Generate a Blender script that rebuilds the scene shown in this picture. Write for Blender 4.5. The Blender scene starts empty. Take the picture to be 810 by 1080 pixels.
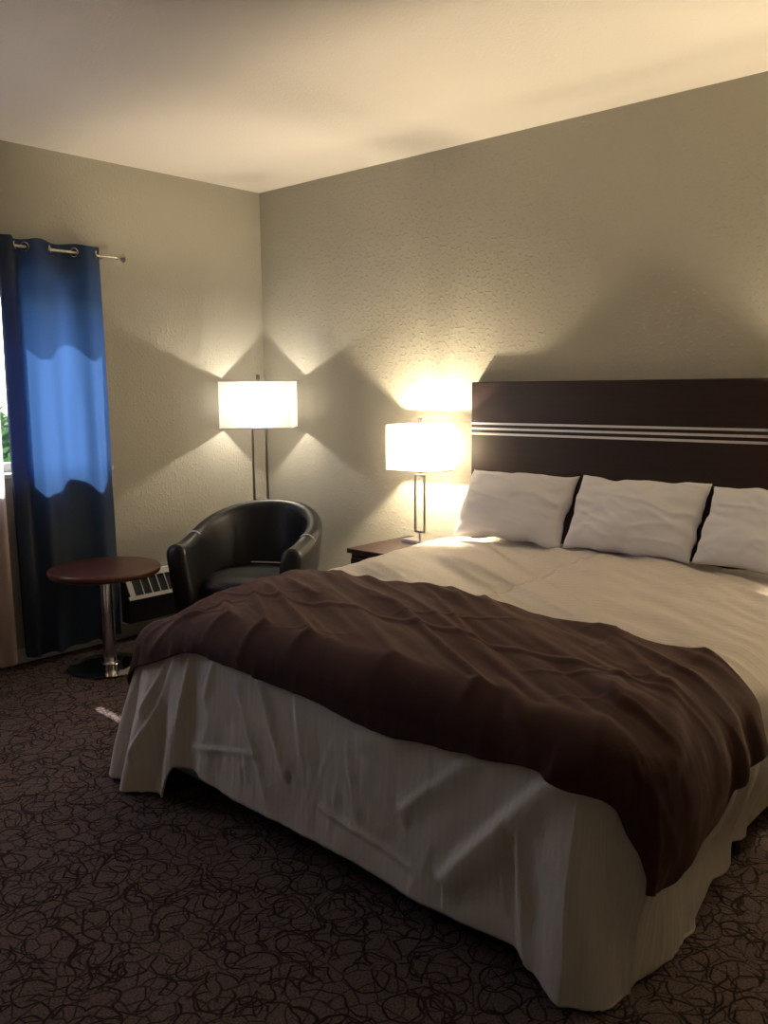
import bpy, bmesh, math, random
from mathutils import Vector, Matrix, noise
random.seed(4)
PI = math.pi
col = bpy.context.scene.collection
scene = bpy.context.scene

# ------------------------------------------------------------------ helpers
def link(o, parent=None):
    col.objects.link(o)
    if parent is not None:
        o.parent = parent
    return o

def tag(o, label=None, cat=None, group=None, kind=None):
    if label: o['label'] = label
    if cat: o['category'] = cat
    if group: o['group'] = group
    if kind: o['kind'] = kind
    return o

def empty(name, loc=(0, 0, 0), rz=0.0, label=None, cat=None, group=None):
    o = bpy.data.objects.new(name, None)
    o.empty_display_size = .05
    o.location = loc
    o.rotation_euler = (0, 0, rz)
    link(o)
    return tag(o, label, cat, group)

def mesh_obj(name, verts, faces, mat, parent=None, smooth=True, uvs=None, weld=False):
    me = bpy.data.meshes.new(name)
    me.from_pydata([tuple(v) for v in verts], [], faces)
    if uvs is not None:
        uv = me.uv_layers.new(name='UVMap')
        for p in me.polygons:
            for li in p.loop_indices:
                uv.data[li].uv = uvs[me.loops[li].vertex_index]
    if weld:
        bm = bmesh.new(); bm.from_mesh(me)
        bmesh.ops.remove_doubles(bm, verts=bm.verts, dist=1e-5)
        bm.to_mesh(me); bm.free()
    for p in me.polygons: p.use_smooth = smooth
    me.materials.append(mat)
    return link(bpy.data.objects.new(name, me), parent)

class MB:
    """collects shapes, builds ONE mesh object"""
    def __init__(s): s.bm = bmesh.new()
    def box(s, x0, x1, y0, y1, z0, z1, bev=0.0, seg=2, M=None):
        r = bmesh.ops.create_cube(s.bm, size=1.0)
        vs = r['verts']
        bmesh.ops.scale(s.bm, vec=(x1-x0, y1-y0, z1-z0), verts=vs)
        bmesh.ops.translate(s.bm, vec=((x0+x1)/2, (y0+y1)/2, (z0+z1)/2), verts=vs)
        if M is not None: bmesh.ops.transform(s.bm, matrix=M, verts=vs)
        if bev > 0:
            es = list({e for v in vs for e in v.link_edges})
            bmesh.ops.bevel(s.bm, geom=es, offset=bev, segments=seg, profile=.5, affect='EDGES')
        return s
    def lathe(s, prof, n=48, c=(0, 0, 0), M=None, cap=True):
        rings = []
        for (r, z) in prof:
            ring = []
            for k in range(n):
                a = 2*PI*k/n
                p = Vector((c[0]+r*math.cos(a), c[1]+r*math.sin(a), c[2]+z))
                if M is not None: p = M @ p
                ring.append(s.bm.verts.new(p))
            rings.append(ring)
        for i in range(len(rings)-1):
            for k in range(n):
                s.bm.faces.new((rings[i][k], rings[i][(k+1) % n], rings[i+1][(k+1) % n], rings[i+1][k]))
        if cap:
            if prof[0][0] > 1e-4: s.bm.faces.new(list(reversed(rings[0])))
            if prof[-1][0] > 1e-4: s.bm.faces.new(rings[-1])
        return s
    def tube(s, pts, r, n=10, closed=False):
        rings = []; N = len(pts); pts = [Vector(p) for p in pts]
        prevu = None
        for i, p in enumerate(pts):
            if closed: t = pts[(i+1) % N]-pts[i-1]
            else: t = pts[min(i+1, N-1)]-pts[max(i-1, 0)]
            t.normalize()
            if prevu is None:
                u = t.orthogonal().normalized()
            else:
                u = (prevu - t*prevu.dot(t)).normalized()
            prevu = u; w = t.cross(u)
            rings.append([s.bm.verts.new(p+u*r*math.cos(2*PI*k/n)+w*r*math.sin(2*PI*k/n)) for k in range(n)])
        m = N if closed else N-1
        for i in range(m):
            A = rings[i]; B = rings[(i+1) % N]
            for k in range(n):
                s.bm.faces.new((A[k], A[(k+1) % n], B[(k+1) % n], B[k]))
        if not closed:
            s.bm.faces.new(list(reversed(rings[0]))); s.bm.faces.new(rings[-1])
        return s
    def build(s, name, mat, parent=None, smooth=False, angle=35):
        bmesh.ops.recalc_face_normals(s.bm, faces=s.bm.faces)
        me = bpy.data.meshes.new(name); s.bm.to_mesh(me); s.bm.free()
        me.materials.append(mat)
        if smooth:
            for p in me.polygons: p.use_smooth = True
            try: me.set_sharp_from_angle(angle=math.radians(angle))
            except Exception: pass
        return link(bpy.data.objects.new(name, me), parent)

def copy_tree(o, parent=None):
    c = o.copy(); col.objects.link(c); c.parent = parent
    for ch in list(o.children): copy_tree(ch, c)
    return c

def lerp(a, b, t): return a+(b-a)*t
def sstep(a, b, x):
    t = max(0, min(1, (x-a)/(b-a))); return t*t*(3-2*t)
def keyed(keys, x):
    if x <= keys[0][0]: return keys[0][1]
    for (x0, y0), (x1, y1) in zip(keys, keys[1:]):
        if x <= x1:
            return lerp(y0, y1, sstep(x0, x1, x))
    return keys[-1][1]
def fbm(x, y, z=0.0, oct=3):
    s = 0; a = 1
    for i in range(oct):
        s += a*noise.noise(Vector((x, y, z+i*7.3))); x *= 2; y *= 2; a *= .5
    return s

# ------------------------------------------------------------------ materials
def newmat(name):
    m = bpy.data.materials.new(name); m.use_nodes = True
    nt = m.node_tree; nt.nodes.clear()
    out = nt.nodes.new('ShaderNodeOutputMaterial')
    return m, nt, out
def N(nt, t, **kw):
    n = nt.nodes.new(t)
    for k, v in kw.items():
        if k in n.inputs.keys() if isinstance(k, str) else False: n.inputs[k].default_value = v
        else: setattr(n, k, v)
    return n
def principled(name, color, rough=.5, metal=0.0, spec=.5, bump=None, **extra):
    m, nt, out = newmat(name)
    b = nt.nodes.new('ShaderNodeBsdfPrincipled')
    b.inputs['Base Color'].default_value = (*color, 1)
    b.inputs['Roughness'].default_value = rough
    b.inputs['Metallic'].default_value = metal
    b.inputs['Specular IOR Level'].default_value = spec
    for k, v in extra.items(): b.inputs[k.replace('_', ' ')].default_value = v
    nt.links.new(b.outputs[0], out.inputs[0])
    if bump:
        sc, st, dist = bump
        tc = nt.nodes.new('ShaderNodeTexCoord')
        n = nt.nodes.new('ShaderNodeTexNoise'); n.inputs['Scale'].default_value = sc; n.inputs['Detail'].default_value = 4
        nt.links.new(tc.outputs['Object'], n.inputs['Vector'])
        bp = nt.nodes.new('ShaderNodeBump'); bp.inputs['Strength'].default_value = st; bp.inputs['Distance'].default_value = dist
        nt.links.new(n.outputs['Fac'], bp.inputs['Height']); nt.links.new(bp.outputs[0], b.inputs['Normal'])
    return m, nt, b

def wall_material(name, color, fleck=1.0, scale=38):
    m, nt, b = principled(name, color, .75, spec=.25)
    L = nt.links
    tc = nt.nodes.new('ShaderNodeTexCoord')
    n1 = nt.nodes.new('ShaderNodeTexNoise'); n1.inputs['Scale'].default_value = scale; n1.inputs['Detail'].default_value = 3; n1.inputs['Roughness'].default_value = .5
    n2 = nt.nodes.new('ShaderNodeTexNoise'); n2.inputs['Scale'].default_value = scale*.28; n2.inputs['Detail'].default_value = 2
    r = nt.nodes.new('ShaderNodeValToRGB'); r.color_ramp.elements[0].position = .54; r.color_ramp.elements[1].position = .66
    for n in (n1, n2): L.new(tc.outputs['Object'], n.inputs['Vector'])
    L.new(n1.outputs['Fac'], r.inputs[0])
    a = nt.nodes.new('ShaderNodeMath'); a.operation = 'MULTIPLY_ADD'; a.inputs[1].default_value = .35
    L.new(n2.outputs['Fac'], a.inputs[0]); L.new(r.outputs[0], a.inputs[2])
    bp = nt.nodes.new('ShaderNodeBump'); bp.inputs['Strength'].default_value = .5*fleck; bp.inputs['Distance'].default_value = .004
    L.new(a.outputs[0], bp.inputs['Height']); L.new(bp.outputs[0], b.inputs['Normal'])
    return m

M_wall = wall_material('painted textured wall', (.435, .415, .355), 0.7, 55)
M_ceil = wall_material('textured ceiling', (.90, .85, .79), 0.6, 70)
M_trim, _, _ = principled('painted trim', (.62, .60, .55), .5)
M_white, _, _ = principled('white enamel', (.72, .71, .68), .4)
M_chrome, _, _ = principled('chrome', (.72, .70, .68), .12, 1.0)
M_nickel, _, _ = principled('brushed nickel', (.45, .42, .38), .3, 1.0)
M_silver, _, _ = principled('satin silver strip', (.80, .79, .78), .45, 1.0)
M_black, _, _ = principled('black metal', (.015, .015, .015), .5)
M_dark, _, _ = principled('shaded cavity black', (.02, .02, .022), .8)

def wood(name, c1, c2, rough, axis='X', coat=.12):
    m, nt, b = principled(name, c1, rough, spec=.35)
    L = nt.links
    tc = nt.nodes.new('ShaderNodeTexCoord'); mp = nt.nodes.new('ShaderNodeMapping')
    mp.inputs['Scale'].default_value = (2, 30, 30) if axis == 'X' else (30, 2, 30)
    n = nt.nodes.new('ShaderNodeTexNoise'); n.inputs['Scale'].default_value = 2.0; n.inputs['Detail'].default_value = 5
    r = nt.nodes.new('ShaderNodeValToRGB'); r.color_ramp.elements[0].position = .35; r.color_ramp.elements[1].position = .7
    r.color_ramp.elements[0].color = (*c1, 1); r.color_ramp.elements[1].color = (*c2, 1)
    L.new(tc.outputs['Object'], mp.inputs[0]); L.new(mp.outputs[0], n.inputs['Vector']); L.new(n.outputs['Fac'], r.inputs[0]); L.new(r.outputs[0], b.inputs['Base Color'])
    b.inputs['Coat Weight'].default_value = coat; b.inputs['Coat Roughness'].default_value = .25
    return m
M_wood = wood('espresso veneer', (.019, .008, .007), (.026, .011, .009), .42)
M_cherry = wood('dark cherry laminate', (.060, .020, .016), (.085, .028, .021), .35, 'X', .15)

# carpet : brown pile with dark twig arcs
def carpet():
    m, nt, b = principled('twig pattern carpet', (.05, .04, .03), .95, spec=.08)
    L = nt.links
    tc = nt.nodes.new('ShaderNodeTexCoord')
    w = nt.nodes.new('ShaderNodeTexNoise'); w.inputs['Scale'].default_value = 9; w.inputs['Detail'].default_value = 2
    L.new(tc.outputs['Object'], w.inputs['Vector'])
    vm = nt.nodes.new('ShaderNodeVectorMath'); vm.operation = 'MULTIPLY_ADD'
    vm.inputs[1].default_value = (.06, .06, 0)
    L.new(w.outputs['Color'], vm.inputs[0]); L.new(tc.outputs['Object'], vm.inputs[2])
    prev = None
    for k, (sc, rad, wd) in enumerate([(8.4, .66, .030), (9.8, .46, .032), (6.6, .80, .024), (11.4, .74, .036), (7.7, .38, .027), (9.2, .88, .030), (7.1, .55, .024)]):
        mp = nt.nodes.new('ShaderNodeMapping'); mp.inputs['Location'].default_value = (k*3.7, k*5.1, k*2.3)
        L.new(vm.outputs[0], mp.inputs[0])
        v = nt.nodes.new('ShaderNodeTexVoronoi'); v.voronoi_dimensions = '2D'; v.inputs['Scale'].default_value = sc; v.inputs['Randomness'].default_value = 1
        L.new(mp.outputs[0], v.inputs['Vector'])
        s1 = nt.nodes.new('ShaderNodeMath'); s1.operation = 'SUBTRACT'; s1.inputs[1].default_value = rad
        L.new(v.outputs['Distance'], s1.inputs[0])
        ab = nt.nodes.new('ShaderNodeMath'); ab.operation = 'ABSOLUTE'; L.new(s1.outputs[0], ab.inputs[0])
        mr = nt.nodes.new('ShaderNodeMapRange'); mr.inputs['From Min'].default_value = wd*.55; mr.inputs['From Max'].default_value = wd*1.2
        mr.inputs['To Min'].default_value = 1; mr.inputs['To Max'].default_value = 0
        L.new(ab.outputs[0], mr.inputs['Value'])
        bk = nt.nodes.new('ShaderNodeTexNoise'); bk.inputs['Scale'].default_value = 9; bk.inputs['Detail'].default_value = 1
        L.new(mp.outputs[0], bk.inputs['Vector'])
        bm_ = nt.nodes.new('ShaderNodeMapRange'); bm_.inputs['From Min'].default_value = .40; bm_.inputs['From Max'].default_value = .48
        L.new(bk.outputs['Fac'], bm_.inputs['Value'])
        mm = nt.nodes.new('ShaderNodeMath'); mm.operation = 'MULTIPLY'; L.new(mr.outputs[0], mm.inputs[0]); L.new(bm_.outputs[0], mm.inputs[1]); mr = mm
        if prev is None: prev = mr.outputs[0]
        else:
            mx = nt.nodes.new('ShaderNodeMath'); mx.operation = 'MAXIMUM'
            L.new(prev, mx.inputs[0]); L.new(mr.outputs[0], mx.inputs[1]); prev = mx.outputs[0]
    # cell cracks
    v = nt.nodes.new('ShaderNodeTexVoronoi'); v.voronoi_dimensions = '2D'; v.feature = 'DISTANCE_TO_EDGE'; v.inputs['Scale'].default_value = 17
    L.new(vm.outputs[0], v.inputs['Vector'])
    mr = nt.nodes.new('ShaderNodeMapRange'); mr.inputs['From Min'].default_value = .02; mr.inputs['From Max'].default_value = .06
    mr.inputs['To Min'].default_value = .8; mr.inputs['To Max'].default_value = 0
    L.new(v.outputs['Distance'], mr.inputs['Value'])
    mx = nt.nodes.new('ShaderNodeMath'); mx.operation = 'MAXIMUM'
    L.new(prev, mx.inputs[0]); L.new(mr.outputs[0], mx.inputs[1]); prev = mx.outputs[0]
    # tufts
    t = nt.nodes.new('ShaderNodeTexNoise'); t.inputs['Scale'].default_value = 160; t.inputs['Detail'].default_value = 3
    L.new(tc.outputs['Object'], t.inputs['Vector'])
    cr = nt.nodes.new('ShaderNodeValToRGB'); cr.color_ramp.elements[0].position = .3; cr.color_ramp.elements[1].position = .75
    cr.color_ramp.elements[0].color = (.056, .041, .038, 1); cr.color_ramp.elements[1].color = (.165, .122, .112, 1)
    L.new(t.outputs['Fac'], cr.inputs[0])
    mix = nt.nodes.new('ShaderNodeMix'); mix.data_type = 'RGBA'
    mix.inputs[7].default_value = (.024, .015, .015, 1)
    L.new(prev, mix.inputs[0]); L.new(cr.outputs[0], mix.inputs[6]); L.new(mix.outputs[2], b.inputs['Base Color'])
    bp = nt.nodes.new('ShaderNodeBump'); bp.inputs['Strength'].default_value = .6; bp.inputs['Distance'].default_value = .004
    L.new(t.outputs['Fac'], bp.inputs['Height']); L.new(bp.outputs[0], b.inputs['Normal'])
    return m
M_carpet = carpet()

def fabric(name, color, rough=.85, sheen=.2, weave=900, st=.25, stripes=False, coarse=True):
    m, nt, b = principled(name, color, rough, spec=.2)
    b.inputs['Sheen Weight'].default_value = sheen; b.inputs['Sheen Roughness'].default_value = .5
    L = nt.links
    tc = nt.nodes.new('ShaderNodeTexCoord')
    n = nt.nodes.new('ShaderNodeTexNoise'); n.inputs['Scale'].default_value = weave; n.inputs['Detail'].default_value = 2
    L.new(tc.outputs['Object'], n.inputs['Vector'])
    h = n.outputs['Fac']
    if coarse:
        n2 = nt.nodes.new('ShaderNodeTexNoise'); n2.inputs['Scale'].default_value = 22; n2.inputs['Detail'].default_value = 5; n2.inputs['Distortion'].default_value = 1.2
        L.new(tc.outputs['Object'], n2.inputs['Vector'])
        a = nt.nodes.new('ShaderNodeMath'); a.operation = 'MULTIPLY_ADD'; a.inputs[1].default_value = coarse*1.0
        L.new(n2.outputs['Fac'], a.inputs[0]); L.new(h, a.inputs[2]); h = a.outputs[0]
    if stripes:   # limp vertical creasing that follows the hang of the cloth
        mp = nt.nodes.new('ShaderNodeMapping'); mp.inputs['Scale'].default_value = (52, 5, 1)
        L.new(tc.outputs['UV'], mp.inputs[0])
        n3 = nt.nodes.new('ShaderNodeTexNoise'); n3.inputs['Scale'].default_value = 1; n3.inputs['Detail'].default_value = 4; n3.inputs['Distortion'].default_value = .6
        L.new(mp.outputs[0], n3.inputs['Vector'])
        a = nt.nodes.new('ShaderNodeMath'); a.operation = 'MULTIPLY_ADD'; a.inputs[1].default_value = 2.0
        L.new(n3.outputs['Fac'], a.inputs[0]); L.new(h, a.inputs[2]); h = a.outputs[0]
    bp = nt.nodes.new('ShaderNodeBump'); bp.inputs['Strength'].default_value = st; bp.inputs['Distance'].default_value = .003
    L.new(h, bp.inputs['Height']); L.new(bp.outputs[0], b.inputs['Normal'])
    if stripes:   # woven satin self-stripe
        sp = nt.nodes.new('ShaderNodeSeparateXYZ'); L.new(tc.outputs['UV'], sp.inputs[0])
        mu = nt.nodes.new('ShaderNodeMath'); mu.operation = 'MULTIPLY'; mu.inputs[1].default_value = 2*PI/.022
        L.new(sp.outputs[0], mu.inputs[0])
        si = nt.nodes.new('ShaderNodeMath'); si.operation = 'SINE'; L.new(mu.outputs[0], si.inputs[0])
        mr = nt.nodes.new('ShaderNodeMapRange'); mr.inputs['From Min'].default_value = -.2; mr.inputs['From Max'].default_value = .4
        mr.inputs['To Min'].default_value = .85; mr.inputs['To Max'].default_value = .38
        L.new(si.outputs[0], mr.inputs['Value']); L.new(mr.outputs[0], b.inputs['Roughness'])
        cm = nt.nodes.new('ShaderNodeMix'); cm.data_type = 'RGBA'
        cm.inputs[6].default_value = (color[0]*1.02, color[1]*1.02, color[2]*1.02, 1); cm.inputs[7].default_value = (color[0]*.96, color[1]*.96, color[2]*.96, 1)
        L.new(mr.outputs[0], cm.inputs[0]); L.new(cm.outputs[2], b.inputs['Base Color'])
    return m
M_duvet = fabric('white striped duvet cotton', (.77, .705, .655), .7, .1, 700, .40, stripes=True)
M_duvet.node_tree.nodes['Principled BSDF'].inputs['Specular IOR Level'].default_value = .35
M_pillow = fabric('white pillowcase cotton', (.84, .83, .88), .8, .1, 700, .12)
M_runner = fabric('brown bed scarf velour', (.042, .0155, .0135), .85, .16, 500, .3)
M_runner.node_tree.nodes['Principled BSDF'].inputs['Sheen Tint'].default_value = (.75, .5, .45, 1)
M_mattress = fabric('cream ticking', (.62, .56, .42), .85, .1, 700, .2)
M_leather, _, _b = principled('dark leatherette', (.010, .010, .013), .40, spec=.38, bump=(260, .12, .001))
M_glint, _, _ = principled('pale seam glint', (.85, .85, .86), .3)  # near-white colour stands in for highlights on the chair seams

def curtain_mat(name, cd, ct, k=.5, weave=500):
    m, nt, out = newmat(name)
    d = nt.nodes.new('ShaderNodeBsdfDiffuse'); d.inputs[0].default_value = (*cd, 1)
    t = nt.nodes.new('ShaderNodeBsdfTranslucent'); t.inputs[0].default_value = (*ct, 1)
    mx = nt.nodes.new('ShaderNodeAddShader')
    nt.links.new(d.outputs[0], mx.inputs[0]); nt.links.new(t.outputs[0], mx.inputs[1])
    nt.links.new(mx.outputs[0], out.inputs[0])
    tc = nt.nodes.new('ShaderNodeTexCoord'); n = nt.nodes.new('ShaderNodeTexNoise'); n.inputs['Scale'].default_value = weave
    mp = nt.nodes.new('ShaderNodeMapping'); mp.inputs['Scale'].default_value = (1, 1, .2)
    nt.links.new(tc.outputs['Object'], mp.inputs[0]); nt.links.new(mp.outputs[0], n.inputs['Vector'])
    bp = nt.nodes.new('ShaderNodeBump'); bp.inputs['Strength'].default_value = .3; bp.inputs['Distance'].default_value = .002
    nt.links.new(n.outputs['Fac'], bp.inputs['Height'])
    nt.links.new(bp.outputs[0], d.inputs['Normal'])
    return m
M_blue = curtain_mat('blue curtain cloth', (.038, .046, .060), (.020, .050, .125))
M_sheer = curtain_mat('beige curtain cloth', (.26, .21, .20), (.56, .49, .47))
M_shade = curtain_mat('white linen lampshade', (.45, .44, .43), (.25, .245, .24), weave=900)

def glass_mat():
    m, nt, out = newmat('window glass')
    t = nt.nodes.new('ShaderNodeBsdfTransparent'); g = nt.nodes.new('ShaderNodeBsdfGlossy'); g.inputs['Roughness'].default_value = .02
    mx = nt.nodes.new('ShaderNodeMixShader')
    mx.inputs[0].default_value = .06; nt.links.new(t.outputs[0], mx.inputs[1]); nt.links.new(g.outputs[0], mx.inputs[2])
    nt.links.new(mx.outputs[0], out.inputs[0]); return m
M_glass = glass_mat()
def bulb_mat():
    m, nt, out = newmat('glowing bulb glass')
    t = nt.nodes.new('ShaderNodeBsdfTransparent'); e = nt.nodes.new('ShaderNodeEmission')
    e.inputs[0].default_value = (1, .85, .6, 1); e.inputs[1].default_value = 6
    mx = nt.nodes.new('ShaderNodeMixShader'); mx.inputs[0].default_value = .25
    nt.links.new(t.outputs[0], mx.inputs[1]); nt.links.new(e.outputs[0], mx.inputs[2]); nt.links.new(mx.outputs[0], out.inputs[0]); return m
M_bulb = bulb_mat()

# ------------------------------------------------------------------ room shell
RX, RY, H = 5.6, -5.4, 2.6
WY0, WY1, WZ0, WZ1 = -3.25, -1.13, .98, 1.92
def struct(o): o['kind'] = 'structure'; return o
struct(MB().box(-.2, RX+.2, RY-.2, .2, -.12, 0).build('floor', M_carpet))
struct(MB().box(-.2, RX+.2, RY-.2, .2, H, H+.12).build('ceiling', M_ceil))
struct(MB().box(-.2, RX+.2, 0, .2, 0, H).build('wall_back', M_wall))
struct(MB().box(RX, RX+.2, RY, 0, 0, H).build('wall_right', M_wall))
struct(MB().box(-.2, RX+.2, RY-.2, RY, 0, H).build('wall_front', M_wall))
b = MB()
b.box(-.2, 0, RY, 0, 0, WZ0).box(-.2, 0, RY, 0, WZ1, H).box(-.2, 0, RY, WY0, WZ0, WZ1).box(-.2, 0, WY1, 0, WZ0, WZ1)
struct(b.build('wall_left', M_wall))
struct(MB().box(0, .012, RY, 0, 0, .075, .003).build('baseboard_left', M_trim))
struct(MB().box(.012, RX, -.012, 0, 0, .075, .003).build('baseboard_back', M_trim))
# window
wf = empty('window_1', (-.14, (WY0+WY1)/2, WZ0)); wf['kind'] = 'structure'
b = MB(); hy = (WY1-WY0)/2; hz = WZ1-WZ0
b.box(-.03, .03, -hy, -hy+.05, 0, hz, .004).box(-.03, .03, hy-.05, hy, 0, hz, .004)
b.box(-.03, .03, -hy+.05, hy-.05, 0, .05, .004).box(-.03, .03, -hy+.05, hy-.05, hz-.05, hz, .004)
for yy in (-hy/3, hy/3): b.box(-.02, .025, yy-.03, yy+.03, .05, hz-.05, .004)
b.build('window_frame', M_white, wf)
for y0, y1 in ((-hy+.05, -hy/3-.03), (-hy/3+.03, hy/3-.03), (hy/3+.03, hy-.05)):
    MB().box(-.003, .003, y0, y1, .05, hz-.05).build('window_pane', M_glass, wf)
MB().box(.03, .15, -hy-.02, hy+.02, -.018, .004, .004).build('window_sill', M_white, wf)

# ------------------------------------------------------------------ bed linen surface
XL, XR, YF, YH, R = 1.70, 3.42, -1.95, -.16, .09
Q = R*PI/2
FAN = .40
S0 = YH-YF; S1 = S0+FAN; S2 = S1+(XR-XL); S3 = S2+FAN
def fs(x): return S1+(x-XL)
def ztop(x, y):
    u = (x-XL)/(XR-XL)
    c = -.075*math.exp(-((x-XL)**2+(y-YF)**2)/.20**2)
    return c+.628+.022*math.sin(PI*max(0, min(1, u)))+.02*sstep(-1.2, -.3, y)
def top_wr(x, y):
    # long soft wrinkles running across the bed
    t = x*.55+y*1.0
    w = .014*fbm(x*.9+3, t*5.0, 0, 3)
    w += .020*max(0, 1-abs(fbm(x*.8, t*6+.6*x, 5, 2))*1.6)**3*sstep(0, .2, x-XL)
    w += .003*fbm(x*3, t*24, 15, 2)
    # arcs near right side
    d = math.hypot(x-2.9, y+1.9)
    m = sstep(2.7, 3.2, x)
    w += m*.006*math.sin(d*42+2*fbm(x*2, y*2, 9, 2))*sstep(-1.7, -1.3, y)*sstep(-.3, -.8, y)
    return w
SH = S1-2.25
RID = [(3.611,.518,3.915,.151,.026,.030),(3.788,.307,3.804,.504,-.008,.014),(3.826,.362,3.858,.59,.020,.018),
 (2.781,.231,2.922,.51,.013,.014),(2.88,.178,2.999,.425,.014,.016),(2.66,.165,2.617,.286,.012,.016),
 (2.538,.159,2.496,.381,.015,.015),(2.459,.153,2.286,.459,.020,.018),(2.373,.19,2.299,.314,.016,.014),
 (2.554,.461,2.882,.412,.006,.008),(3.395,.538,3.56,.335,-.006,.040),(3.258,.297,3.299,.449,.006,.012),
 (3.464,.393,3.706,.167,.009,.022),(3.05,.2,3.08,.4,.007,.02),(3.15,.5,3.5,.54,.005,.008),
 (3.3,.25,3.45,.2,.008,.02)]
FR = [(fs(2.75-1.0), .0)]
def ridges(s, L):
    s -= SH
    t = 0
    for (a, b_, c, d, amp, w) in RID:
        if s < min(a, c)-3*w or s > max(a, c)+8*w: continue
        vx, vy = c-a, d-b_; l2 = vx*vx+vy*vy
        k = max(0, min(1, ((s-a)*vx+(L-b_)*vy)/l2))
        side = s-a-k*vx
        dd = math.hypot(side, L-b_-k*vy)
        if side > 0: dd *= .34          # steep on the window side, falling away slowly
        if dd < 3*w: t += amp*math.exp(-(dd/(.62*w))**2)*(.35+.65*math.sin(PI*(.15+.7*k)))
    return t
def flare(s):
    return keyed([(0, .06), (S0-.3, .10), (S0+.05, .20), (S1-.05, .22), (S1+.22, .10), (S1+.5, .05), (S2-.2, .07), (S2+.1, .06), (S3+.1, .02), (S3+2, .05)], s)
def folds(s, L):
    g = sstep(.05, .5, L)
    f = g*.012*fbm(s*2.2, L*1.2, 1, 2)
    f += g*.007*fbm(s*6+L*3, L*1.5, 3, 2)+g*.004*(1-abs(fbm(s*13+L*4, L*3, 6, 2)))+.0022*fbm(s*30, L*9, 8, 2)
    # left corner pleats
    m = sstep(S0-.2, S0+.1, s)*sstep(S1+.5, S1+.1, s)
    f += m*g*.028*math.sin(s*34+L*3)
    # right corner broad panel with soft diagonals
    m = sstep(S2-.02, S2+.1, s)*sstep(S3+.5, S3+.2, s)
    f += m*g*.011*math.sin(s*14-L*9+1.0)
    m = sstep(S3+.25, S3+.45, s)
    f += .075*sstep(S3-.14, S3+.15, s)*math.sin(PI*max(0, min(1, L/.5)))**1.5+m*sstep(.04, .3, L)*.020*math.sin(s*44+3*fbm(s*3, L*2, 8, 2)+L*8)
    return f+ridges(s, L)
def hemz(s):
    k = SH
    return keyed([(0, .16), (S0-.5, .13), (S0-.1, .02), (2.40+k, .004), (2.49+k, .14), (2.80+k, .105), (3.15+k, .095), (3.54+k, .075), (3.82+k, .085), (3.87+k, .05), (S2, .02), (S2+.1, .004), (S3+.38, .004), (S3+.47, .09), (S3+.6, .13), (S3+.75, .16), (S3+.9, .22), (S3+1.3, .27), (S3+1.8, .28)], s)
def surf(cx, cy, nx, ny, L, s, off=0.0, extra=0.0):
    zt = ztop(cx, cy)
    if L <= 0:
        return Vector((cx, cy, zt+top_wr(cx, cy)+off+extra)), L
    if L < Q: h = R*math.sin(L/R); d = R*(1-math.cos(L/R)); k = L/Q
    else: h = R+(L-Q)*flare(s); d = R+(L-Q); k = 1
    h += (folds(s, L))*sstep(0, Q, L)
    if S2 <= s <= S3:
        th = (s-S2)/FAN*PI/2
        hc = .086/(.793*math.sin(th)+.61*math.cos(th))
        h += (hc-(R+(L-Q)*.04))*sstep(.12, .4, L)*(1 if L > Q else 0)*1.0
    elif s < S2 and s > S2-.12:
        h += .03*sstep(.12, .4, L)*sstep(S2-.12, S2, s)
    elif S3 < s < S3+.25:
        h += (.10-(R+(L-Q)*.04))*sstep(.12, .4, L)*sstep(S3+.25, S3, s)
    z = zt+top_wr(cx, cy)*(1-k)-d
    o = off+extra
    h += o*math.sin(k*PI/2); z += o*math.cos(k*PI/2)
    if z < .012:
        h += (.012-z)*.5; z = .012-(.012-z)*.02
    return Vector((cx+nx*h, cy+ny*h, z)), L
def path_point(s):
    if s <= S0: return XL, YH-s, -1, 0
    if s < S1:
        a = (s-S0)/FAN*PI/2; return XL, YF, -math.cos(a), -math.sin(a)
    if s <= S2: return XL+(s-S1), YF, 0, -1
    if s < S3:
        a = (s-S2)/FAN*PI/2; return XR, YF, math.sin(a), -math.cos(a)
    return XR, YF+(s-S3), 1, 0
def ab_point(a, b):
    """unrolled cloth position -> core point, direction, L, s"""
    cx = max(XL, min(XR, a)); cy = max(YF, b)
    dx, dy = a-cx, b-cy; L = math.hypot(dx, dy)
    if L < 1e-6: return cx, cy, 0, -1, 0, 0
    nx, ny = dx/L, dy/L
    if dx < 0 and dy < 0: s = S0+FAN*math.atan2(-dy, -dx)/(PI/2)
    elif dx < 0: s = YH-cy
    elif dx > 0 and dy < 0: s = S2+FAN*math.atan2(dx, -dy)/(PI/2)
    elif dx > 0: s = S3+(cy-YF)
    else: s = S1+(cx-XL)
    return cx, cy, nx, ny, L, s

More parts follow.
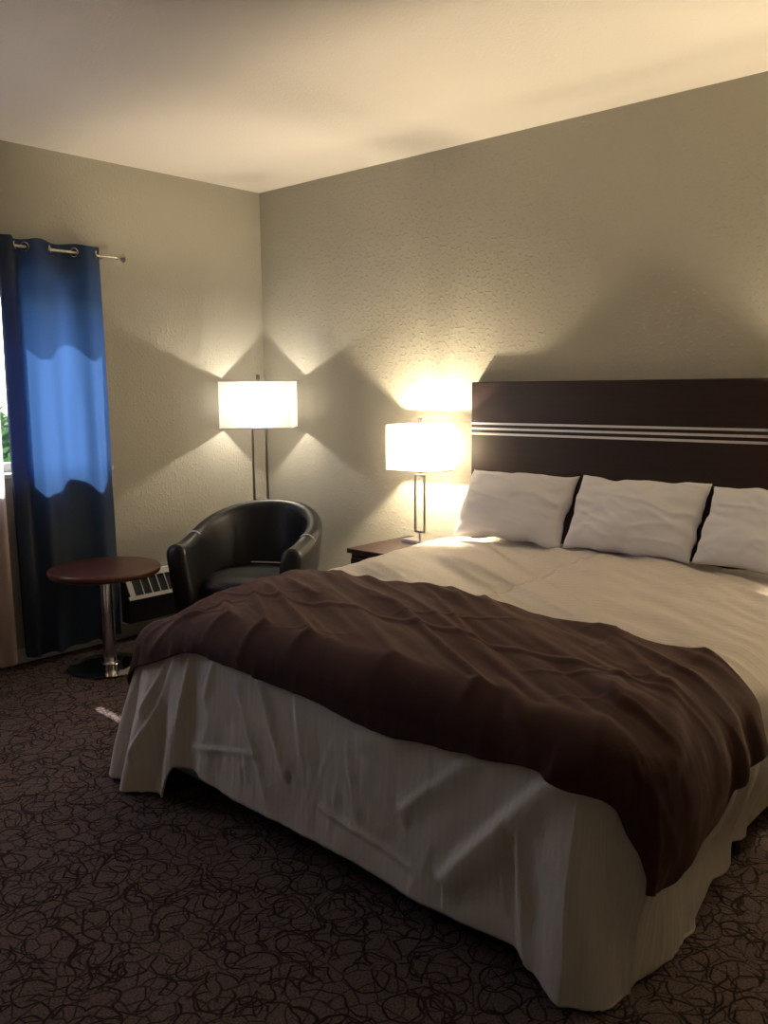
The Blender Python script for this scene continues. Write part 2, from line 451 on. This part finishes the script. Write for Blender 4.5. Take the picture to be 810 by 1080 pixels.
def build_duvet():
    ss = []; s = 0; tot = S3+(YH-YF)
    ss = []; s = 0.0
    while s < tot-1e-6:
        ss.append(s); s += .0052 if S0-.25 < s < S3+.3 else .013
    ss.append(tot); n = len(ss)-1
    NI, NO = 44, 84
    V = []; UV = []
    yi = YF+.75; xc = (XL+XR)/2
    for s in ss:
        cx, cy, nx, ny = path_point(s)
        sy = YH+(cy-YH)*((YH-yi)/(YH-YF))
        for j in range(NI):               # inner rows from the middle of the bed to its rim
            t = j/NI
            x = lerp(xc, cx, t); y = lerp(sy, cy, t)
            p, _ = surf(x, y, 0, -1, 0, s); V.append(p); UV.append((y+S3-YF, x))
        Lm = Q+(ztop(cx, cy)-R-hemz(s))
        for j in range(NO+1):
            L = Lm*j/NO
            p, _ = surf(cx, cy, nx, ny, L, s)
            if j == NO: p.x -= nx*.004; p.y -= ny*.004
            V.append(p)
            u = s if (S0 < s < S3) else (XL-.3 if s <= S0 else XR+.3)
            UV.append((s, L))
    W = NI+NO+1
    F = []
    for i in range(n):
        for j in range(W-1):
            F.append((i*W+j, i*W+j+1, (i+1)*W+j+1, (i+1)*W+j))
    o = mesh_obj('comforter', V, F, M_duvet, uvs=UV)
    bm = bmesh.new(); bm.from_mesh(o.data)
    bmesh.ops.remove_doubles(bm, verts=bm.verts, dist=1e-5)
    bmesh.ops.recalc_face_normals(bm, faces=bm.faces)
    bm.faces.ensure_lookup_table()
    up = sum(f.normal.z for f in bm.faces)
    if up < 0: bmesh.ops.reverse_faces(bm, faces=bm.faces)
    bm.to_mesh(o.data); bm.free()
    md = o.modifiers.new('cloth thickness', 'SOLIDIFY'); md.thickness = .008; md.offset = -1
    return o
tag(build_duvet(), 'white striped cotton comforter draped over the bed and hanging to the carpet', 'comforter')

def build_runner():
    NA, NB = 300, 130
    V = []; UV = []
    a0, a1 = XL-.34, XR+.40
    for i in range(NA+1):
        p = i/NA; a = lerp(a0, a1, p)
        far = -1.20-.075*(a-1.6)-.01*math.sin(a*4)
        foot = keyed([(1.5, .20), (1.83, .155), (2.02, .14), (2.2, .155), (2.48, .175), (2.85, .203), (3.04, .185), (3.16, .17), (3.31, .150), (3.42, .165), (3.60, .13), (3.82, .035)], a)
        near = YF-foot
        for j in range(NB+1):
            q = j/NB; b_ = lerp(far, near, q)
            aa = a + (keyed([(-2.0, 0), (-1.9, .01), (-1.76, .0), (-1.66, -.04), (-1.60, -.13), (-1.5, -.14), (-1.4, -.17)], b_)) * sstep(.78, 1, p)
            cx, cy, nx, ny, L, s = ab_point(aa, b_)
            ex = .004*fbm(aa*2+b_*3, b_*3-aa*1.5, 11, 3)
            # fold line that runs the length of the scarf
            yc = -1.68+.006*math.sin(aa*3)
            ex += .007*math.exp(-((b_-yc)/.012)**2)*sstep(1.6, 1.8, aa)*sstep(3.5, 3.3, aa)
            # slanting wrinkles
            for (x0, y0, x1, y1, am, w) in WR:
                vx, vy = x1-x0, y1-y0; l2 = vx*vx+vy*vy
                k = max(0, min(1, ((aa-x0)*vx+(b_-y0)*vy)/l2))
                dd = math.hypot(aa-x0-k*vx, b_-y0-k*vy)
                if dd < 3*w: ex += am*math.exp(-(dd/w)**2)*math.sin(PI*(.1+.8*k))
            ex += .010*sstep(.25, 0, abs(p-.99)*6)*math.sin(b_*20)*sstep(0, .1, L)
            v, _ = surf(cx, cy, nx, ny, L, s, .013, max(ex, -.004))
            V.append(v); UV.append((a, b_))
    W = NB+1
    F = [(i*W+j, i*W+j+1, (i+1)*W+j+1, (i+1)*W+j) for i in range(NA) for j in range(NB)]
    o = mesh_obj('bed_scarf', V, F, M_runner, uvs=UV)
    bm = bmesh.new(); bm.from_mesh(o.data)
    bmesh.ops.recalc_face_normals(bm, faces=bm.faces)
    if sum(f.normal.z for f in bm.faces) < 0: bmesh.ops.reverse_faces(bm, faces=bm.faces)
    bm.to_mesh(o.data); bm.free()
    md = o.modifiers.new('cloth thickness', 'SOLIDIFY'); md.thickness = .006; md.offset = 1
    return o
WR = []
random.seed(11)
for k in range(34):
    x = random.uniform(1.7, 3.5); y = random.uniform(-2.05, -1.3); L_ = random.uniform(.12, .45)
    ang = random.choice([-.6, -.35, .2, .5])+random.uniform(-.25, .25)+(.8 if x > 3.1 else 0)
    WR.append((x, y, x+L_*math.cos(ang), y+L_*math.sin(ang), random.uniform(.0015, .0045), random.uniform(.006, .013)))
for (x0, y0, x1, y1, am, w) in [(1.72, -2.03, 1.9, -1.75, .012, .015), (1.78, -2.07, 2.0, -1.9, .010, .014), (3.3, -2.05, 3.12, -1.9, .014, .02), (3.48, -2.1, 3.3, -1.6, .010, .02), (3.6, -2.0, 3.4, -1.55, .010, .02)]:
    WR.append((x0, y0, x1, y1, am, w))
tag(build_runner(), 'dark brown bed scarf laid across the foot of the white bed', 'bed scarf')

# bed
bed = empty('bed', (2.56, -1.05, 0), 0, 'king bed with cream box spring under the white comforter', 'bed')
def rel(x0, x1, y0, y1, z0, z1, bev, seg=3):
    return MB().box(x0-2.56, x1-2.56, y0+1.05, y1+1.05, z0, z1, bev, seg)
rel(1.665, 3.455, -1.985, -.09, .335, .540, .05, 4).build('mattress', M_mattress, bed, True)
# box spring with rumpled cream cover
b = rel(1.66, 3.466, -1.975, -.09, .035, .33, .02, 3)
bmesh.ops.subdivide_edges(b.bm, edges=b.bm.edges, cuts=14, use_grid_fill=True)
for v in b.bm.verts:
    if v.co.x > .88: v.co.x += .006*fbm(v.co.y*7, v.co.z*9, 2, 2)
b.build('box_spring', M_mattress, bed, True)
for lx in (-.80, .80):
    for ly in (-.85, -.10, .85):
        MB().lathe([(.028, 0), (.028, .02), (.02, .035), (.02, .045)], 16, (lx+(.09 if lx > 0 else 0), ly, 0)).build('leg', M_black, bed, True)

# ------------------------------------------------------------------ headboard
hb = empty('headboard', (2.57, -.03, 0), 0, 'long espresso wood headboard with three silver strips against the wall', 'headboard')
MB().box(-.90, .90, -.022, .028, .0, 1.42, .004).build('panel', M_wood, hb)
for z in (1.212, 1.186, 1.160):
    MB().box(-.898, .898, -.0255, -.020, z-.0055, z+.0055, .001).build('metal_strip', M_silver, hb)

# ------------------------------------------------------------------ pillows
def pillow_mesh(seed, w=.66, h=.44, t=.19):
    n, m = 72, 52
    V = []
    for side in (1, -1):
        for i in range(n+1):
            for j in range(m+1):
                u = -1+2*i/n; v = -1+2*j/m
                e = (1-abs(u)**2.6)*(1-abs(v)**2.6)
                th = max(0, e)**.42
                pin = 1-.055*(1-abs(v)**2)*abs(u)**6*1.0
                pin2 = 1-.075*(1-abs(u)**2)*abs(v)**6
                x = u*w/2*pin+.012*fbm(u*2, v*2, seed, 2)*abs(u)
                y = v*h/2*pin2+.014*fbm(u*2+9, v*2, seed, 2)*abs(v)
                z = side*th*t/2*(1+.16*fbm(u*1.3, v*1.3, seed+side, 2))
                rad = math.atan2(v, u)
                wr = .004*math.sin(rad*14+4*fbm(u*2, v*2, seed+3, 2))*sstep(.45, .95, max(abs(u), abs(v)))
                wr += .011*fbm(u*1.3+v*1.6, v*1.4-u*.8, seed+5, 2)+.007*(1-abs(fbm(u*1.1+v*1.9, v*.9-u*.5, seed+8, 2))*2.2)**3*.8
                z += wr*min(1, th*1.3)*side
                V.append((x, y, z))
    W = m+1; K = (n+1)*W
    F = []
    for i in range(n):
        for j in range(m):
            a = i*W+j
            F.append((a, a+W, a+W+1, a+1)); F.append((K+a, K+a+1, K+a+W+1, K+a+W))
    return V, F
labs = ['white pillow nearest the bedside lamp, leaning on the left end of the headboard',
        'white pillow in the middle of the row leaning on the headboard',
        'white pillow at the right end of the row against the headboard']
for k, (x, w, rz, rx, y, z) in enumerate([(2.055, .585, .02, 60, -.235, .834), (2.66, .59, -.02, 60, -.235, .838), (3.262, .62, -.08, 58, -.255, .836)]):
    V, F = pillow_mesh(k*13.7+2, w, .350, .150)
    o = mesh_obj('pillow', V, F, M_pillow, weld=True)
    o.location = (x, y, z); o.rotation_euler = (math.radians(rx), 0, rz)
    tag(o, labs[k], 'pillow', 'white pillows along the headboard')

# ------------------------------------------------------------------ nightstand (left one is in view; its twin serves the other side)
def nightstand():
    t = empty('nightstand', (1.39, -.27, 0), 0, 'low espresso nightstand between armchair and bed, under the table lamp', 'nightstand')
    MB().box(-.16, .165, -.26, .24, .555, .58, .003).build('top', M_wood, t)
    MB().box(-.15, .155, -.235, .24, .0, .555, .003).build('cabinet', M_wood, t)
    for z in (.06, .31):
        d = MB().box(-.14, .145, -.252, -.236, z, z+.22, .003).build('drawer', M_wood, t)
        MB().box(-.05, .05, -.268, -.2525, z+.105, z+.117, .003).build('handle', M_nickel, d)
    return t
ns = nightstand()
ns2 = copy_tree(ns); ns2.location = (3.80, -.27, 0)
ns2['label'] = 'espresso nightstand at the far right side of the bed'

# ------------------------------------------------------------------ lamps
def lamp_parts(t, zb, zt, w, d, legz0, legw, leggap, base, stem_bottom):
    """zb/zt shade bottom/top; frame of two square legs joined at both ends"""
    g = leggap/2; k = legw/2
    bw, bd, bh = base
    MB().box(-bw, bw, -bd, bd, 0, bh, .003).build('base', M_chrome, t)
    b = MB()
    ft = zb-.02 if stem_bottom else zb+.005
    b.box(-g-k, -g+k, -k, k, legz0, ft, .0015).box(g-k, g+k, -k, k, legz0, ft, .0015)
    b.box(-g+k, g-k, -k, k, ft-legw, ft, .0015)
    if stem_bottom:
        b.box(-g+k, g-k, -k, k, legz0, legz0+legw, .0015)
    b.build('frame', M_nickel, t)
    if stem_bottom:
        MB().lathe([(.007, bh), (.007, legz0)], 16).build('foot_stem', M_nickel, t, True)
    # stem through the shade with socket
    MB().lathe([(.006, ft), (.006, ft+.03), (.016, ft+.03), (.016, ft+.075), (.006, ft+.075)], 16).build('socket', M_nickel, t, True)
    zc = (zb+zt)/2+.01
    MB().lathe([(.004, ft+.07), (.016, ft+.085), (.028, zc-.01), (.030, zc+.01), (.022, zc+.032), (.0001, zc+.042)], 20).build('bulb', M_bulb, t, True)
    # shade: box of stretched linen, open above and below
    r = .006; pts = []
    for (sx, sy, a0) in ((1, 1, 0), (-1, 1, 90), (-1, -1, 180), (1, -1, 270)):
        for q in range(4):
            a = math.radians(a0+q*30); pts.append((sx*(w/2-r)+r*math.cos(a), sy*(d/2-r)+r*math.sin(a)))
    V = [(x, y, zb) for x, y in pts]+[(x, y, zt) for x, y in pts]; n = len(pts)
    F = [(i, (i+1) % n, n+(i+1) % n, n+i) for i in range(n)]
    sh = mesh_obj('lamp_shade', V, F, M_shade, t)
    for z in (zb+.003, zt-.003):
        b = MB().tube([(x*1.004, y*1.004, z) for x, y in pts], .0032, 8, closed=True)
        b.build('shade_rim', M_rim, sh, True)
    b = MB(); zz = zt-.012
    b.tube([(-w/2+.003, 0, zz), (w/2-.003, 0, zz)], .0022, 8); b.tube([(0, -d/2+.003, zz), (0, d/2-.003, zz)], .0022, 8)
    hp = [(.03*math.cos(a), 0, 0) for a in (0,)]
    b.tube([(.034, 0, zc-.06), (.045, 0, zc), (.03, 0, zz-.02), (0, 0, zz)], .0018, 8); b.tube([(-.034, 0, zc-.06), (-.045, 0, zc), (-.03, 0, zz-.02), (0, 0, zz)], .0018, 8)
    b.tube([(-.034, 0, zc-.06), (0, 0, ft+.03), (.034, 0, zc-.06)], .0018, 8)
    b.build('shade_carrier', M_nickel, t, True)
    MB().lathe([(.004, zz), (.004, zt+.004), (.011, zt+.006), (.011, zt+.034), (.0001, zt+.036)], 16).build('finial', M_finial, t, True)
    return zc
M_finial, _, _ = principled('dark nickel', (.12, .11, .10), .4, .8)
M_rim, _, _ = principled('shade rim tape', (.75, .73, .68), .8)
def point(name, loc, watts, color, rad):
    l = bpy.data.lights.new(name, 'POINT'); l.energy = watts; l.color = color; l.shadow_soft_size = rad
    o = bpy.data.objects.new(name, l); o.location = loc; link(o); return o

fl = empty('floor_lamp', (.275, -.285, 0), math.radians(40), 'tall floor lamp with white rectangular shade in the corner behind the armchair', 'floor lamp')
zc = lamp_parts(fl, 1.165, 1.445, .43, .235, .02, .014, .082, (.13, .10, .02), False)
point('floor_lamp_glow', (.275, -.285, zc), 11.5, (1, .90, .73), .012)
tl = empty('table_lamp', (1.425, -.17, .581), 0, 'table lamp with white rectangular shade and open metal frame on the left nightstand', 'table lamp', )
zc2 = lamp_parts(tl, .965-.581, 1.205-.581, .30, .20, .052, .011, .062, (.085, .055, .018), True)
point('table_lamp_glow', (1.425, -.17, .581+zc2), 64, (1, .82, .54), .018)
tl2 = copy_tree(tl); tl2.location = (3.80, -.17, .581)
tl2['label'] = 'table lamp with white shade on the nightstand right of the bed'
point('far_table_lamp_glow', (3.80, -.17, .581+zc2), 94, (1, .81, .52), .018)

# ------------------------------------------------------------------ curtain rod, curtains
rod = empty('curtain_rod', (.085, -1.35, 2.095), 0, 'thin silver curtain rod with flared end on the left wall', 'curtain rod')
MB().tube([(0, -2.55, 0), (0, .29, 0)], .0075, 16).build('pole', M_nickel, rod, True)
Mx = Matrix.Translation((0, .29, 0)) @ Matrix.Rotation(-PI/2, 4, 'X')
MB().lathe([(.008, -.012), (.011, -.01), (.011, 0), (.008, .004), (.010, .012), (.022, .026), (.023, .030), (.018, .033), (.0001, .034)], 24, M=Mx).build('finial', M_nickel, rod, True)
for y in (.20, -1.66, -2.5):
    MB().box(-.084, -.078, y-.012, y+.012, -.03, .03, .002).box(-.078, 0, y-.004, y+.004, -.016, -.008, .001).build('bracket', M_nickel, rod)

def curtain(name, path_fn, n, z0, z1, mat, label, cat, parent_loc=(0, 0, 0), rows=70):
    V = []
    for j in range(rows+1):
        t = j/rows; z = lerp(z1, z0, t)
        for i in range(n+1):
            x, y = path_fn(i/n, t, z); V.append((x, y, z+.004*math.sin(i*.09) if j == 0 else z+(.008*math.sin(i*.13) if j == rows else 0)))
    W = n+1
    F = [(j*W+i, j*W+i+1, (j+1)*W+i+1, (j+1)*W+i) for j in range(rows) for i in range(n)]
    return V, F
def blue_path(p, t, z):
    # return fold of the leading edge, then waves along the wall
    k = .10
    if p < k:
        q = p/k
        pts = [(.045, -1.585), (.040, -1.64), (.055, -1.695), (.098, -1.708), (.122, -1.67)]
        f = q*4; i = min(3, int(f)); r = f-i
        x = lerp(pts[i][0], pts[i+1][0], r); y = lerp(pts[i][1], pts[i+1][1], r)
        y -= .01*math.sin(t*3)
        return x, y
    q = (p-k)/(1-k)
    y = lerp(-1.67, -1.165+.015*t, q)
    ph = 2*PI*(y+1.38)/.27
    amp = lerp(.036, .030, t)
    x = .086-amp*math.cos(ph+.5*t*math.sin(q*7))+.006*fbm(y*9, z*1.3, 2, 2)*sstep(0, .3, t)+.006*math.sin(y*60+z)*sstep(.1, .5, t)
    if q < .1: x = lerp(.122, x, sstep(0, .1, q))
    y += .012*math.sin(ph*1.0+1)+.006*fbm(q*4, z*1.5, 7, 2)*sstep(0, .2, t)
    return x, y
V, F = curtain('c', blue_path, 220, .045, 2.135, None, '', '')
bc = empty('curtain', (0, 0, 0), 0, 'navy blue grommet curtain panel glowing where window daylight comes through', 'curtain')
cl = mesh_obj('panel', V, F, M_blue, bc)
gs = []
for y in (-1.625, -1.575, -1.445, -1.315, -1.19):
    # ring set in the cloth where it crosses the rod
    M_ = Matrix.Translation((.085, y, 2.095)) @ Matrix.Rotation(math.radians(38 if y in (-1.575, -1.315) else -38), 4, 'Z') @ Matrix.Rotation(PI/2, 4, 'X')
    b = MB(); pts = [M_ @ Vector((.021*math.cos(a), .021*math.sin(a), 0)) for a in [2*PI*k/28 for k in range(28)]]
    b.tube(pts, .0042, 8, closed=True).build('grommet', M_chrome, bc, True)
def sheer_path(p, t, z):
    y = lerp(-2.66, -1.752, p)
    x = .075+.024*math.sin(y*38+.4*math.sin(z*2))+.008*math.sin(y*91)
    return x, y
V, F = curtain('c', sheer_path, 300, .03, 2.135, None, '', '')
sc = empty('curtain', (0, 0, 0), 0, 'pale pinkish beige curtain panel at the left edge, left of the blue curtain', 'curtain')
mesh_obj('panel', V, F, M_sheer, sc)

# ------------------------------------------------------------------ side table
st = empty('side_table', (.405, -1.425, 0), 0, 'small round cherry-top side table on a chrome pedestal before the blue curtain', 'side table')
MB().lathe([(.0001, .482), (.256, .482), (.266, .486), (.272, .498), (.274, .508), (.271, .515), (.266, .519), (.0001, .519)], 96).build('table_top', M_cherry, st, True)
MB().lathe([(.033, .024), (.033, .470), (.07, .470), (.07, .482)], 40).build('pole', M_chrome, st, True)
MB().lathe([(.205, 0), (.210, .004), (.210, .008), (.200, .012), (.12, .017), (.045, .021), (.040, .03), (.034, .032)], 80).build('base', M_chrome, st, True)

# ------------------------------------------------------------------ tub armchair
ac = empty('armchair', (.735, -.725, 0), math.radians(28), 'black leatherette tub armchair between side table and bed', 'armchair')
def chair_shell():
    A = math.radians(100)
    n = 96; V = []
    Ro = .365
    secs = []
    # plan path: straight arm, arc round the back, straight arm ; local front is -y
    def path(t):           # t -1..1
        a = t*1.0
        arm = .30
        arc = PI*Ro; tot = arc+2*arm
        d = (t+1)/2*tot
        if d < arm:
            k = d/arm; return Vector((-Ro+.0*(1-k), -arm+d)), Vector((-1, 0))
        if d > arm+arc:
            e = d-arm-arc; return Vector((Ro, -e)), Vector((1, 0))
        th = PI-(d-arm)/Ro
        return Vector((Ro*math.cos(th), Ro*math.sin(th))), Vector((math.cos(th), math.sin(th)))
    ts = [-1+2*i/n for i in range(n+1)]
    ends = []
    def section(t, shrink=0.0, push=0.0):
        p, nn = path(t)
        at = abs(t)
        Hh = .775-.163*(.5-.5*math.cos(PI*min(1, at**1.15)))-shrink*.5
        th = .085+.02*at*at
        thb = .135   # thicker towards the seat
        # profile points (offset outward o, height z)
        prof = []
        zb = .07
        oo = -.10        # taper of the outer surface at floor
        for k in range(8):
            f = k/7; prof.append((lerp(oo, 0, f**.7), lerp(zb, Hh-th*.5, f)))
        for k in range(1, 9):
            a = PI*k/8; prof.append((-th/2+th/2*math.cos(a), Hh-th*.5+th*.5*math.sin(a)))
        for k in range(1, 8):
            f = k/7; prof.append((lerp(-th, -thb-.01, f), lerp(Hh-th*.5, .34, f)))
        prof.append((-thb-.01, zb))
        out = []
        cx = sum(o for o, z in prof)/len(prof); cz = (Hh+zb)/2
        for (o, z) in prof:
            if shrink > 0:
                o = cx+(o-cx)*(1-shrink*2.5); z = cz+(z-cz)*(1-shrink*.35)
            # upholstery seams on the inner back
            if o < -th*.8 and z < Hh-.10:
                for sm in (-.36, .36):
                    o += .014*math.exp(-((t-sm)/.018)**2)*(-1)*0 + .012*math.exp(-((t-sm)/.015)**2)
            q = p+nn*o
            out.append(Vector((q.x, q.y-push, z)))
        return out
    for e, (sh, pu) in enumerate([(.16, .022), (.09, .018), (.04, .010)]): secs.append(section(-1, sh, pu))
    for t in ts: secs.append(section(t))
    for e, (sh, pu) in enumerate([(.04, .010), (.09, .018), (.16, .022)]): secs.append(section(1, sh, pu))
    m = len(secs[0]); V = [v for s in secs for v in s]; F = []
    for i in range(len(secs)-1):
        for k in range(m):
            F.append((i*m+k, i*m+(k+1) % m, (i+1)*m+(k+1) % m, (i+1)*m+k))
    F.append(tuple(range(m))[::-1]); F.append(tuple((len(secs)-1)*m+k for k in range(m)))
    o = mesh_obj('shell', V, F, M_leather, ac)
    bm = bmesh.new(); bm.from_mesh(o.data); bmesh.ops.recalc_face_normals(bm, faces=bm.faces); bm.to_mesh(o.data); bm.free()
    # pale strips: lamp glints on the arm-roll seams, put into colour
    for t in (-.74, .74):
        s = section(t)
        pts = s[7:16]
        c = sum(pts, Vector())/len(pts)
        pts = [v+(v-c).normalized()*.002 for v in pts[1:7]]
        MB().tube(pts, .0042, 8).build('seam_glint', M_glint, ac, True)['label'] = 'pale strip imitating a lamp glint across the arm roll'
chair_shell()
def seat_outline(n, r=.245, dep=.285):
    pts = []
    for k in range(n):
        a = 2*PI*k/n
        c, s = math.cos(a), math.sin(a)
        e = 2/3.6 if s < 0 else 2/2.3
        x = r*math.copysign(abs(c)**e, c); y = (dep if s < 0 else .235)*math.copysign(abs(s)**e, s)
        pts.append((x, y))
    return pts
def puck(name, scale, z0, z1, rnd, mat, dome=0.0, yoff=0):
    pts = seat_outline(72); V = []; rings = []
    prof = [(.02, z0), (.9, z0), (1-rnd*.5, z0+.004), (1, z0+rnd*.25), (1, z1-rnd*.3), (1-rnd*.4, z1-.006), (.9, z1+dome*.3), (.6, z1+dome*.8), (.3, z1+dome), (.02, z1+dome)]
    for (k, z) in prof: V += [(x*k*scale, y*k*scale+yoff, z) for x, y in pts]
    n = 72; F = []
    for i in range(len(prof)-1):
        for k in range(n): F.append((i*n+k, i*n+(k+1) % n, (i+1)*n+(k+1) % n, (i+1)*n+k))
    F.append(tuple(range(n))[::-1]); F.append(tuple((len(prof)-1)*n+k for k in range(n)))
    return mesh_obj(name, V, F, mat, ac)
puck('seat_base', .97, .07, .30, .06, M_leather)
puck('seat', 1.0, .302, .415, .12, M_leather, .015)
pts = [(x*.86, y*.93, .424+.004) for x, y in seat_outline(72) if y > .05 and x > -.12]
pts.sort(key=lambda p: p[0])
pts = [(-.12+.30*k/14, .215-.25*((-.12+.30*k/14)-.02)**2*4*.4, .430) for k in range(15)]
MB().tube(pts, .0035, 8).build('seam_glint', M_glint, ac, True)['label'] = 'pale strip imitating a lamp glint along the back of the seat'  # highlight on the rear seat seam, painted as a pale strip
for (x, y) in ((-.25, -.2), (.25, -.2), (-.2, .22), (.2, .22)):
    MB().lathe([(.016, 0), (.022, .07)], 16, (x, y, 0)).build('leg', M_black, ac, True)

# ------------------------------------------------------------------ baseboard heater under the window side
ht = empty('baseboard_heater', (0.013, -.66, 0), 0, 'white baseboard heater with slotted grille low on the left wall behind the armchair', 'heater')
hl = .46
b = MB()
pr = [(0, .09), (0, .375), (.03, .375), (.035, .365), (.008, .365), (.008, .09)]
def extr(b, pr, y0, y1):
    A = [b.bm.verts.new((x, y0, z)) for x, z in pr]; B = [b.bm.verts.new((x, y1, z)) for x, z in pr]; n = len(pr)
    for i in range(n): b.bm.faces.new((A[i], A[(i+1) % n], B[(i+1) % n], B[i]))
    b.bm.faces.new(A[::-1]); b.bm.faces.new(B)
extr(b, pr, -hl, hl); b.build('back_plate', M_white, ht)
# sloped grille: top rail, bottom rail, wide end, thin fins
b = MB()
def slope(y0, y1, u0, u1, th=.004):
    # u 0..1 along slope from (.03,.372) to (.105,.235)
    def P(u, o): return (.03+.075*u+.87*o, .372-.137*u+.48*o)
    pr2 = [P(u0, 0), P(u1, 0), P(u1, th), P(u0, th)]
    extr(b, pr2, y0, y1)
slope(-hl, hl, 0, .20); slope(-hl, hl, .86, 1.0)
slope(-hl+.012, -hl+.045, .20, .86)
y = -hl+.045
while y < hl-.06:
    y += .054; slope(y, y+.005, .20, .86)
b.build('grille', M_trim, ht)
b = MB(); extr(b, [(.012, .10), (.012, .355), (.03, .355), (.09, .235), (.09, .10)], -hl+.004, hl-.004)
b.build('shaded_element', M_dark, ht)  # near-black block for the element; the recess shade is put into its colour

# ------------------------------------------------------------------ outside: lawn and hedge seen through the gap
struct(MB().box(-14, -.2, -12, 8, -.3, -.25).build('ground', principled('pale concrete', (.55, .54, .50), .95, bump=(30, .3, .02))[0]))
def hedge():
    bm = bmesh.new(); random.seed(5)
    for k in range(26000):
        y = random.uniform(-6.5, 1.5); x = -6.0+random.uniform(-.5, .5); z = random.uniform(-.2, 1.0+.25*math.sin(y*1.3)+.2*math.sin(y*4))
        n = Vector((random.uniform(-1, 1), random.uniform(-1, 1), random.uniform(-.4, 1))).normalized()
        u = n.orthogonal().normalized()*.07; w = n.cross(u).normalized()*.03; c = Vector((x, y, z))
        bm.faces.new([bm.verts.new(c-u), bm.verts.new(c+w), bm.verts.new(c+u), bm.verts.new(c-w)])
    me = bpy.data.meshes.new('hedge'); bm.to_mesh(me); bm.free()
    me.materials.append(principled('hedge leaves', (.10, .22, .05), .7)[0])
    o = link(bpy.data.objects.new('hedge', me)); tag(o, 'leafy green hedge outside beyond the window', 'hedge')
hedge()

# ------------------------------------------------------------------ light
w = bpy.data.worlds.new('World'); scene.world = w; w.use_nodes = True
nt = w.node_tree; nt.nodes.clear()
ow = nt.nodes.new('ShaderNodeOutputWorld'); bg = nt.nodes.new('ShaderNodeBackground')
sky = nt.nodes.new('ShaderNodeTexSky'); sky.sky_type = 'NISHITA'; sky.sun_disc = False; sky.sun_elevation = math.radians(47); sky.sun_rotation = math.radians(-90)
bg.inputs[1].default_value = .75
nt.links.new(sky.outputs[0], bg.inputs[0]); nt.links.new(bg.outputs[0], ow.inputs[0])
l = bpy.data.lights.new('sun', 'SUN'); l.energy = 12; l.angle = math.radians(.6); l.color = (1, .95, .88)
o = bpy.data.objects.new('sun', l); link(o)
d = Vector((.9, -.05, -1)).normalized()
o.rotation_euler = d.to_track_quat('-Z', 'Y').to_euler()
l = bpy.data.lights.new('window_portal', 'AREA'); l.shape = 'RECTANGLE'; l.size = WZ1-WZ0-.04; l.size_y = WY1-WY0-.04
l.cycles.is_portal = True
o = bpy.data.objects.new('window_portal', l); o.location = (-.19, (WY0+WY1)/2, (WZ0+WZ1)/2); link(o)
o.rotation_euler = (0, -PI/2, 0)

# ------------------------------------------------------------------ camera
cam = bpy.data.cameras.new('camera'); co = bpy.data.objects.new('camera', cam); link(co)
f, yaw, pitch, roll = 913.94, .73162, .141974, -.00982
fw = Vector((-math.sin(yaw)*math.cos(pitch), math.cos(yaw)*math.cos(pitch), -math.sin(pitch)))
r0 = Vector((math.cos(yaw), math.sin(yaw), 0)); u0 = r0.cross(fw)
r = r0*math.cos(roll)+u0*math.sin(roll); u = -r0*math.sin(roll)+u0*math.cos(roll)
co.matrix_world = Matrix(((r.x, u.x, -fw.x, 4.310627), (r.y, u.y, -fw.y, -3.669171), (r.z, u.z, -fw.z, 1.393983), (0, 0, 0, 1)))
cam.sensor_fit = 'VERTICAL'; cam.sensor_height = 36; cam.lens = f/1080*36; cam.clip_start = .05
scene.camera = co
scene.view_settings.view_transform = 'Standard'; scene.view_settings.look = 'None'
scene.view_settings.gamma = 1; scene.view_settings.use_curve_mapping = False
scene.view_settings.exposure = 0.25
